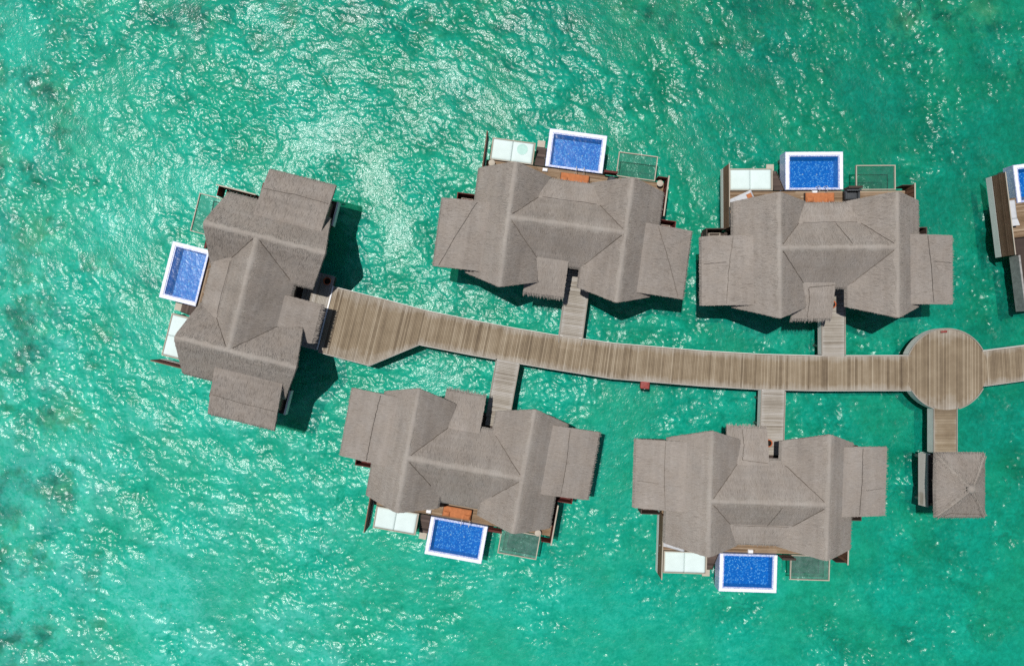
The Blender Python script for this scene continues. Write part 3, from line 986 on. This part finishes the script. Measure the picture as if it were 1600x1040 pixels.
for k, s in VS.items():
    ox, oy = s['o']
    make_villa(LAB[k], ox, oy, s['r'], s['sy'], OPT[k])
    make_pool('blue plunge pool with white rim at ' + s['name'], ox, oy, s['r'], s['sy'], rails=k in ('upmid', 'upright', 'lowleft'))
    make_sunbed(('two white mattresses, one with a round damp patch, at ' if k == 'upmid' else 'two white mattresses on a platform at ') + s['name'], ox, oy, s['r'], s['sy'], k == 'upmid')


def at(k, x, y):
    s = VS[k]; return local(*s['o'], s['r'], s['sy'], x, y)


def ang(k, a):
    s = VS[k]; return s['r'] + (a if s['sy'] > 0 else -a)


make_lounger('grey lounger with a dark neck roll under the roof edge of the upper right villa', *at('upright', -5.55, 4.25), ang('upright', R(24)), 'charcoal', 'orange')
make_lounger('grey lounger poking out under the left gable of the villa above the boardwalk', *at('upmid', -5.6, 4.0), ang('upmid', R(22)), 'charcoal')
make_lounger('grey lounger poking out under the right gable of the villa above the boardwalk', *at('upmid', 5.75, 3.95), ang('upmid', R(150)))
make_lounger('grey lounger beside the white mattresses of the lower right villa', *at('lowright', -5.75, 4.35), ang('lowright', R(14)))
for k, (x, y) in {'upmid': (.35, 4.22), 'upright': (.52, 4.3), 'lowleft': (-.1, 4.3)}.items():
    make_daybed('low orange daybed between the roof and the pool of ' + VS[k]['name'], *at(k, x, y), VS[k]['r'])
make_armchair('charcoal rattan armchair beside the pool of the upper right villa', *at('upright', 2.95, 4.45), VS['upright']['r'])
make_table('wooden side table beside the dark left screen of the villa above the boardwalk', *at('upmid', -6.15, 4.6))
make_table('round pale side table in the right deck corner of the villa above the boardwalk', *at('upmid', 6.9, 4.75))
make_table('round pale side table beside the glass floor of the lower left villa', *at('lowleft', 6.3, 4.7))
make_pot('orange terracotta pot on the footbridge under the porch of the upper right villa', *at('upright', 1.4, -3.9))
make_pot('orange terracotta pot on the footbridge by the porch of the lower right villa', *at('lowright', 1.35, -3.7))
make_pot('dark red pot standing in shade on the landing of the left villa', *at('left', 2.35, -4.5))
make_towel('white folded towel on the deck beside the stairs of the villa above the boardwalk', *at('upmid', -2.0, 4.7), VS['upmid']['r'])
make_towel('white folded towel on the deck beside the stairs of the lower left villa', *at('lowleft', -2.3, 4.65), VS['lowleft']['r'])
make_towel('white folded towel on the deck edge of the pool at the upper right villa', *at('upright', .25, 4.78), VS['upright']['r'])
make_towel('white folded towel on the deck edge of the pool at the lower right villa', *at('lowright', .35, 4.78), VS['lowright']['r'])

# bean bag
x, y = at('upmid', 3.2, 4.55)
mb = MB(); mb.lathe([(.1, 0), (.28, .03), (.34, .16), (.3, .32), (.17, .44), (.05, .47)], 0, 0, 20)
o = mb.build('bean_bag', MT['charcoal']); o.location = (x, y, D)
tag(o, 'dark grey bean bag beside the red balustrade of the villa above the boardwalk', 'bean bag')

# villa cut by the right edge of the frame: only deck, screen and pool are in view
r6 = R(7.0)
x6, y6 = 44.9, 6.25
root6, xf6 = make_villa('villa deck with a long brown slatted screen, cut by the right edge', x6, y6, r6, 1, dict(roof=False, screen_y=(.5, 6.8)))
make_pool('blue plunge pool cut by the right edge beside the brown slatted screen', *local(x6, y6, r6, 1, -3.2, -.5), r6, 1, False)
make_lounger('grey lounger beside the brown slatted screen at the right edge', *local(x6, y6, r6, 1, -5.9, 3.75), r6 + R(90))
mb = MB(); mb.box(-5.6, 3, -3.8, 1.75, D - .3, D - .02, .3); mb.build('side_deck', MT['darkwood'], root6)
mb = MB(); mb.box(-5.75, -5.61, -3.9, .45, D - .75, D + .25, .5, 'y'); mb.build('edge_beam', MT['pile'], root6)
mb = MB(); mb.box(-6.6, -5.61, .52, 1.75, D - .3, D - .02, .3); mb.build('deck_corner', MT['darkwood'], root6)
f = gable_fn(1.0, -1, 4.2, ZR, .6, -4, -5, 2.6, 3.0); f2 = gable_fn(1.0, 1, 4.2, ZR, .6, -4, -5, 2.6, 3.0)
mb = MB(); patch(mb, f, 10, 20, .26, 4.6, 7); patch(mb, f2, 10, 20, .26, 4.6, 7); mb.build('gable_roof', MT['thatch'], root6)
mb = MB(); mb.box(-2.4, 4.4, -3.3, 1.7, D - .019, 4.2, .4); mb.build('wall', MT['wall'], root6)

# ------------------------------------------------------------------ boardwalk
ST = [((522, 449), (497, 549)), ((602, 468.7), (577, 570)), ((667, 486), (655, 537.5)), ((740, 501), (729, 552)), ((800, 512.5), (790, 563)),
      ((864, 523.4), (855, 574.2)), ((961, 537), (954, 590)), ((1018, 541.6), (1013, 595)), ((1100, 548.8), (1096, 601.8)), ((1190, 554), (1188, 607.3)),
      ((1280, 556.4), (1279.5, 609.3)), ((1424, 556), (1424.5, 609))]
CC = np.array(W(1479, 577)); CR = 63 * .0497


def path_boards(mb, st, wid=.118, gap=.012, z=D):
    A = np.array([W(*s[0]) for s in st]); B = np.array([W(*s[1]) for s in st])
    mid = (A + B) / 2
    seg = np.hypot(*np.diff(mid, axis=0).T); cum = np.concatenate([[0], np.cumsum(seg)])
    n = int(cum[-1] / wid)
    def pt(arr, t): return np.array([np.interp(t, cum, arr[:, 0]), np.interp(t, cum, arr[:, 1])])
    drift = 0
    for i in range(n):
        t0, t1 = cum[-1] * i / n, cum[-1] * (i + 1) / n - gap
        a0, a1, b0, b1 = pt(A, t0), pt(A, t1), pt(B, t0), pt(B, t1)
        # keep board ends inside the edge kerbs
        drift = .7 * drift + random.gauss(0, .12)
        e = random.uniform(0, .02)
        mb.quadboard(b0, b1, a1, a0, z - .05, z + random.uniform(-.006, .004), .5 + .16 * drift + random.gauss(0, .17))
        # give u across the walk
        mb.uv[-1] = np.array([(0, i * .37), (0, i * .37 + .1), (1, i * .37 + .1), (1, i * .37)] * 2)
    return A, B


def edge(pts, w, z0, z1, inset=0.0, skip=()):
    """beam following a polyline; broken into separate runs where a skip circle leaves a mouth"""
    runs = []; open_ = False
    P = [np.array(p, float) for p in pts]
    Q = []
    for a, b in zip(P[:-1], P[1:]):
        k = max(1, int(np.hypot(*(b - a)) / .25))
        for i in range(k): Q.append(a + (b - a) * i / k)
    Q.append(P[-1]); Q = np.array(Q)
    d = np.gradient(Q, axis=0); nrm = np.stack([-d[:, 1], d[:, 0]], -1); nrm /= np.linalg.norm(nrm, axis=1)[:, None]
    c0 = Q + nrm * inset; c1 = Q + nrm * (inset + w)
    L = 0
    for i in range(len(Q) - 1):
        m_ = (Q[i] + Q[i + 1]) / 2
        l = np.hypot(*(Q[i + 1] - Q[i]))
        if not any((m_[0] - s[0]) ** 2 + (m_[1] - s[1]) ** 2 < s[2] ** 2 for s in skip):
            if not open_: runs.append(MB()); open_ = True
            mb = runs[-1]
            q = (c0[i], c0[i + 1], c1[i + 1], c1[i])
            mb.hexa([(*p, z0) for p in q], [(*p, z1) for p in q], .5, [(L, 0), (L + l, 0), (L + l, w), (L, w)] * 2)
        else:
            open_ = False
        L += l
    return runs


MOUTHS = []
for k in ('upmid', 'upright', 'lowright', 'lowleft'):
    MOUTHS.append(k)


def jetty(name, label, st, skip, mat_='boardwalk', cat='boardwalk', ends=()):
    root = thing(name, label, cat, (*W(*st[0][0], 0), 0)); base = np.array(root.location)
    xf = lambda v: v - base
    mb = MB(); A, B = path_boards(mb, st); mb.build('deck', MT[mat_], root, xf)
    mb = MB(); n = len(A)
    fs = [(i, i + 1, n + i + 1, n + i) for i in range(n - 1)]
    A2 = A * .5 + B * .5 + (A - B) * .49; B2 = A * .5 + B * .5 - (A - B) * .49
    for i in range(n - 1):
        q = (B2[i], B2[i + 1], A2[i + 1], A2[i])
        mb.hexa([(*p, D - .45) for p in q], [(*p, D - .052) for p in q], .3)
    mb.build('joists', MT['darkwood'], root, xf)
    for arr, sg in ((A, 1), (B, -1)):
        pts = arr if sg > 0 else arr[::-1]
        for mb in edge(pts, .07, D - .5, D + .0, .003, skip): mb.build('fascia', MT['fascia'], root, xf)
        for mb in edge(pts, .045, D + .012, D + .05, .0, skip): mb.build('kerb', MT['kerb'], root, xf)
    for i in range(0, n):
        for p in (A2[i], B2[i]):
            q = p * .9 + (A2[i] + B2[i]) / 2 * .1
            mb = MB(); mb.tube([(*q, -1.9), (*q, D - .45)], .13, 8); mb.build('pile', MT['pile'], root, xf)
    return root, A, B


# footbridges in villa-local coordinates
BR = {'upmid': (.82, 2.55, -8.55, 'pale grey footbridge from the boardwalk up to the tilted villa above it', 'footbridge'),
      'upright': (.80, 2.52, -7.9, 'pale grey footbridge leading up to the squarely set villa at upper right', 'footbridge'),
      'lowright': (.86, 2.62, -7.82, 'pale grey footbridge leading down to the villa at lower right', 'footbridge'),
      'lowleft': (.82, 2.55, -7.9, 'pale weathered footbridge leading down to the tilted villa at lower left', 'footbridge')}
skips = []
for k, (x0, x1, ye, lab, cat) in BR.items():
    s = VS[k]
    root = thing('footbridge', lab, cat, (*s['o'], 0), s['r'], 'footbridges from the boardwalk to the villas')
    sy = s['sy']
    def xf(v, sy=sy):
        v = v.copy(); v[:, 1] *= sy; return v
    mb = MB(); y = -2.72; dr = 0
    zt = D - .008
    while y > ye - .25:
        dr = .6 * dr + random.gauss(0, .12)
        mb.box(x0, x1, y - .108, y, zt - .05, zt + random.uniform(-.006, 0), .5 + dr * .22 + random.gauss(0, .16))
        mb.uv[-1] = np.array([(0, y * 3), (1, y * 3), (1, y * 3 + .1), (0, y * 3 + .1)] * 2)
        y -= .12
    mb.build('deck', MT['bridge'], root, xf)
    mb = MB(); mb.box(x0 + .06, x1 - .06, ye, -2.72, D - .4, D - .06, .3); mb.build('joists', MT['darkwood'], root, xf)
    for q in (x0 - .072, x1 + .002):
        mb = MB(); mb.box(q, q + .07, ye + .12, -3.4, D - .62, D - .03, .5, 'y'); mb.build('fascia', MT['fascia'], root, xf)
        mb = MB(); mb.box(q - .005, q + .08, ye + .12, -3.4, D + .012, D + .06, .5, 'y'); mb.build('kerb', MT['kerb'], root, xf)
    for yy in (ye + .8, -5):
        for q in (x0 + .15, x1 - .15):
            mb = MB(); mb.tube([(q, yy, -1.9), (q, yy, D - .4)], .11, 8); mb.build('pile', MT['pile'], root, xf)
    c = at(k, (x0 + x1) / 2, ye)
    skips.append((*c, (x1 - x0) / 2))

jetty('boardwalk', 'long curving weathered brown boardwalk running from the left villa to the round platform', ST, skips)
jetty('boardwalk', 'short boardwalk stretch leaving the round platform towards the right edge', [((1534, 549.2), (1537, 602)), ((1600, 540.7), (1603, 593)), ((1720, 525), (1723, 577))], [])

# landing of the left villa, between its porch and the wide end of the boardwalk
s = VS['left']
root = thing('landing', 'shaded wooden landing between the left villa and the wide boardwalk end', 'landing', (*s['o'], 0), s['r'])
mb = MB(); y = -2.75
while y > -4.9:
    mb.box(-3.05, 2.85, y - .108, y, D - .06, D - .01, random.gauss(.5, .2)); mb.uv[-1] = np.array([(0, y * 3), (1, y * 3), (1, y * 3 + .1), (0, y * 3 + .1)] * 2)
    y -= .12
mb.build('deck', MT['bridge'], root)
mb = MB(); mb.box(-3.0, 2.8, -4.95, -2.8, D - .4, D - .07, .3); mb.build('joists', MT['darkwood'], root)
mb = MB(); mb.box(-3.0, 2.1, -5.0, -4.89, D + .0, D + .05, .7); mb.build('threshold', MT['white'], root)
for q in (-2.6, 2.4):
    mb = MB(); mb.tube([(q, -4, -1.9), (q, -4, D - .4)], .13, 8); mb.build('pile', MT['pile'], root)

# round platform
root = thing('round_platform', 'round weathered wooden platform where the boardwalk branches at right', 'platform', (*CC, 0))
mb = MB(); x = -CR; dr = 0
while x < CR - .02:
    xm = x + .055; h = math.sqrt(max(0, CR * CR - xm * xm))
    dr = .7 * dr + random.gauss(0, .11)
    if h > .08:
        h0 = math.sqrt(max(0, CR * CR - x * x)); h1 = math.sqrt(max(0, CR * CR - min(CR, x + .106) ** 2))
        for (g, sg) in ((0, 1),):
            mb.quadboard((x, -h0), (x + .106, -h1), (x + .106, h1), (x, h0), D - .05, D + .008 + random.uniform(-.003, .004), .5 + dr * .22 + random.gauss(0, .16))
            ra, rb = .5 - .5 * h / CR * 1, .5 + .5 * h / CR
            mb.uv[-1] = np.array([(.5 - .5 * abs(h) / CR * (h / CR) ** .3, x * 3), (.5 - .5 * h / CR, x * 3 + .1), (.5 + .5 * h / CR, x * 3 + .1), (.5 + .5 * h / CR, x * 3)] * 2)
    x += .118
mb.build('deck', MT['boardwalk'], root)
mb = MB(); mb.lathe([(CR - .1, D - .5), (CR - .1, D - .055)], 0, 0, 64, .3); mb.build('joists', MT['darkwood'], root)
def arc(a0, a1, n=40): return [(CR * math.cos(R(a0 + (a1 - a0) * i / n)), CR * math.sin(R(a0 + (a1 - a0) * i / n))) for i in range(n + 1)]
ARCS = ((158.5, 27.5), (-27.5, -73), (-108.5, -149))
for a0, a1 in ARCS:
    for mb in edge(arc(a0, a1), .07, D - .72, D, .003): mb.build('fascia', MT['fascia'], root)
    for mb in edge(arc(a0, a1), .09, D + .014, D + .07, -.015): mb.build('kerb', MT['kerb'], root)
for k in range(6):
    a = k * PI / 3 + .3
    mb = MB(); q = (2.4 * math.cos(a), 2.4 * math.sin(a)); mb.tube([(*q, -1.9), (*q, D - .5)], .15, 10); mb.build('pile', MT['pile'], root)

# footbridge to the small pavilion
xa, ya = W(1459.5, 632); xb, yb = W(1494, 708)
root = thing('footbridge', 'short brown footbridge from the round platform down to the small pavilion', 'footbridge', (xa, ya, 0), 0, 'footbridges from the boardwalk to the villas')
mb = MB(); y = .05; dr = 0
while y > yb - ya - .2:
    dr = .6 * dr + random.gauss(0, .12)
    mb.box(0, xb - xa, y - .108, y, D - .06, D - .006, .5 + dr)
    mb.uv[-1] = np.array([(.1, y * 3), (.9, y * 3), (.9, y * 3 + .1), (.1, y * 3 + .1)] * 2)
    y -= .12
mb.build('deck', MT['boardwalk'], root)
mb = MB(); mb.box(.05, xb - xa - .05, yb - ya, -.2, D - .4, D - .07, .3); mb.build('joists', MT['darkwood'], root)
for q in (-.075, xb - xa + .003):
    mb = MB(); mb.box(q, q + .07, yb - ya + .02, -.12, D - .75, D - .0, .5, 'y'); mb.build('fascia', MT['fascia'], root)
    mb = MB(); mb.box(q - .006, q + .078, yb - ya + .02, -.12, D + .01, D + .06, .5, 'y'); mb.build('kerb', MT['kerb'], root)
mb = MB(); mb.tube([(.8, -2, -1.9), (.8, -2, D - .4)], .13, 8); mb.build('pile', MT['pile'], root)

# ------------------------------------------------------------------ small pavilion
pcx, pcy = 33.65, -11.43
root = thing('thatched_pavilion', 'small square thatched pavilion with a hipped roof at lower right', 'pavilion', (pcx, pcy, 0))
hx, hy, za, ze = 1.82, 2.35, 4.9, 3.6
ap = (0, 0, za)
cs = [(-hx, -hy, ze), (hx, -hy, ze), (hx, hy, ze), (-hx, hy, ze)]
mb = MB()
for k in range(4):
    a, b = cs[k], cs[(k + 1) % 4]
    L = math.hypot(hy if k % 2 == 0 else hx, za - ze); Wd = math.hypot(a[0] - b[0], a[1] - b[1])
    f = flat_fn(ap, a, ap, b, .05)
    U, V = np.meshgrid(np.linspace(0, 1, 13), np.linspace(0, 1, 15))
    patch(mb, f, 12, 14, .24, L, Wd, verge=(False, False), density=50, fr_len=(.08, .24), tone=.5, fr_den=44)
seam(mb, flat_fn(ap, cs[0], ap, cs[1], .05), [(.97, .12), (.86, .2), (.9, .9), (.98, .95)], .05)
g = mb.build('hipped_roof', MT['thatch'], root)
mb = MB()
for k in range(4):
    c = np.array(cs[k]); t = np.linspace(.06, .97, 16)
    P = np.array(ap) + (c - np.array(ap)) * t[:, None] + np.array([0, 0, .06]) + np.array([0, 0, .05]) * (1 - (2 * t - 1) ** 2)[:, None]
    d = (c - np.array(ap))[:2]; d = d / np.linalg.norm(d); sd = np.array([-d[1], d[0], 0]) * .05
    vs = np.concatenate([P - sd - [0, 0, .09], P + [0, 0, .03], P + sd - [0, 0, .09]])
    n = len(P)
    mb.add(vs, [(i, i + 1, n + i + 1, n + i) for i in range(n - 1)] + [(n + i, n + i + 1, 2 * n + i + 1, 2 * n + i) for i in range(n - 1)], .5, np.concatenate([np.stack([t * 2, t * 0 + j * .17], -1) for j in range(3)]), True)
for k in range(4):
    c = np.array(cs[k]); q = 200; t = RNG.uniform(.05, .97, q)[:, None]
    d = (c - np.array(ap)); d = d / np.linalg.norm(d); sd = np.array([-d[1], d[0], 0])
    sg = np.sign(RNG.normal(size=q))[:, None]
    dd = sd * sg * .6 + d * .7 + np.array([0, 0, -.35]); dd /= np.linalg.norm(dd, axis=1)[:, None]
    blades(mb, np.array(ap) + (c - np.array(ap)) * t + np.array([0, 0, .085]) + sd * sg * .05, dd, np.tile([0, 0, 1.], (q, 1)), (.12, .4), (.02, .04), (0, .02), .46)
mb.lathe([(.36, za - .14), (.28, za + .0), (.14, za + .1), (.03, za + .13)], 0, 0, 20)
k = 160; a = RNG.uniform(0, 2 * PI, k); dd = np.stack([np.cos(a), np.sin(a), -.4 + 0 * a], -1)
blades(mb, np.array([0, 0, za + .06]) + dd * RNG.uniform(.02, .25, k)[:, None], dd, np.tile([0, 0, 1.], (k, 1)), (.1, .3), (.02, .04), (0, .04), .5)
mb.build('ridge_cap', MT['ridge'], g)
mb = MB(); y = -1.97
while y < 2.02:
    mb.box(-1.5, 1.65, y, y + .108, D - .06, D - .008, random.gauss(.4, .2)); y += .12
mb.build('deck', MT['darkwood'], root)
mb = MB(); mb.box(-1.53, 1.7, -2.0, 2.05, D - .4, D - .07, .3); mb.build('joists', MT['darkwood'], root)
xw = W(1449, 750, 2.0)[0] - pcx
mb = MB(); y0_, y1_ = W(0, 789, 1.5)[1] - pcy, W(0, 707, 1.5)[1] - pcy
for k in range(5):                                        # slatted side wall, slanted so that its face catches more sun
    z0, z1 = 1.3 + k * .138, 1.3 + k * .138 + .128
    xa_, xb_ = xw - .26 * (2.0 - z0) / .7, xw - .26 * (2.0 - z1) / .7
    o = random.uniform(0, 50)
    mb.hexa([(xa_ - .03, y0_, z0), (xa_ + .03, y0_, z0), (xa_ + .03, y1_, z0), (xa_ - .03, y1_, z0)],
            [(xb_ - .03, y0_, z1), (xb_ + .03, y0_, z1), (xb_ + .03, y1_, z1), (xb_ - .03, y1_, z1)], random.gauss(.5, .15),
            [(0, o), (0, o + .06), (4, o + .06), (4, o)] * 2)
w_ = mb.build('side_wall', MT['bridge'], root)
mb = MB(); mb.box(xw - .05, xw + .05, y0_ - .02, y1_ + .02, 1.99, 2.03, .9, 'y'); mb.build('top_rail', MT['trim'], w_)
mb = MB(); mb.box(xw + .031, -1.3, y1_ - .07, y1_, 1.0, 2.0, .6); mb.build('end_wall', MT['fascia'], root)
for sx_ in (-1.2, 1.3):
    for q in (-1.9, 1.8):
        mb = MB(); mb.box(sx_, sx_ + .16, q, q + .16, D - .0, 3.7, .5); mb.build('post', MT['wall'], root)
        mb = MB(); mb.tube([(sx_, q * .9, -1.9), (sx_, q * .9, D - .4)], .13, 8); mb.build('pile', MT['pile'], root)

# ------------------------------------------------------------------ small red boxes on the boardwalk's edge
def red_box(label, x, y, rz, w, d):
    root = thing('red_box', label, 'box', (x, y, D), rz)
    mb = MB(); mb.cushion(-w / 2, w / 2, -d / 2, d / 2, -.35, .06, .04, .5, 10, 8, .02); mb.build('case', MT['red'], root)
    mb = MB(); mb.cushion(-w / 2 - .02, w / 2 + .02, -d / 2 - .02, d / 2 + .02, .078, .11, .03, .5, 10, 8, .03); mb.build('lid', MT['red'], root)
    mb = MB(); mb.box(-.05, .05, -d / 2 - .05, -d / 2 - .025, -.1, .0); mb.build('latch', MT['metal'], root)
x, y = W(1007.5, 601.5); red_box('faded red box hung on the outer edge of the boardwalk', x, y, R(-5), .66, .52)
x, y = W(1474, 518); red_box('small dark red box at the upper rim of the round platform', x, y, R(4), .46, .12)

# ------------------------------------------------------------------ camera, light, world
cam = bpy.data.cameras.new('camera'); cam.lens = 24; cam.sensor_width = 36; cam.clip_end = 9000; cam.clip_start = .5
co = bpy.data.objects.new('camera', cam); C.objects.link(co); co.location = (0, 0, CAM_Z); co.rotation_euler = (0, 0, 0)
sc.camera = co

sv = np.array([-.215, .185, 1.0]); sv /= np.linalg.norm(sv)
el = math.asin(sv[2]); az = math.atan2(sv[0], sv[1])       # azimuth from +Y, clockwise towards +X
sun = bpy.data.lights.new('sun', 'SUN'); sun.energy = 4.1; sun.angle = R(.53); sun.color = (1, .975, .945)
so = bpy.data.objects.new('sun', sun); C.objects.link(so)
from mathutils import Vector
so.rotation_euler = Vector(sv).to_track_quat('Z', 'Y').to_euler()
so.location = (-20, 20, 80)

w = bpy.data.worlds.new('World'); sc.world = w; w.use_nodes = True
nt = w.node_tree
bg = nt.nodes['Background']
sky = nt.nodes.new('ShaderNodeTexSky'); sky.sky_type = 'NISHITA'; sky.sun_disc = False
sky.sun_elevation = el; sky.sun_rotation = az; sky.air_density = 1; sky.dust_density = .8; sky.ozone_density = 1
nt.links.new(sky.outputs[0], bg.inputs[0]); bg.inputs[1].default_value = .06

vs_ = sc.view_settings
sc.display_settings.display_device = 'sRGB'
vs_.view_transform = 'Standard'; vs_.look = 'None'; vs_.exposure = 0; vs_.gamma = 1; vs_.use_curve_mapping = False
cy = sc.cycles
cy.max_bounces = 6; cy.diffuse_bounces = 2; cy.glossy_bounces = 2; cy.transparent_max_bounces = 10
cy.sample_clamp_indirect = 3
cy.use_denoising = False
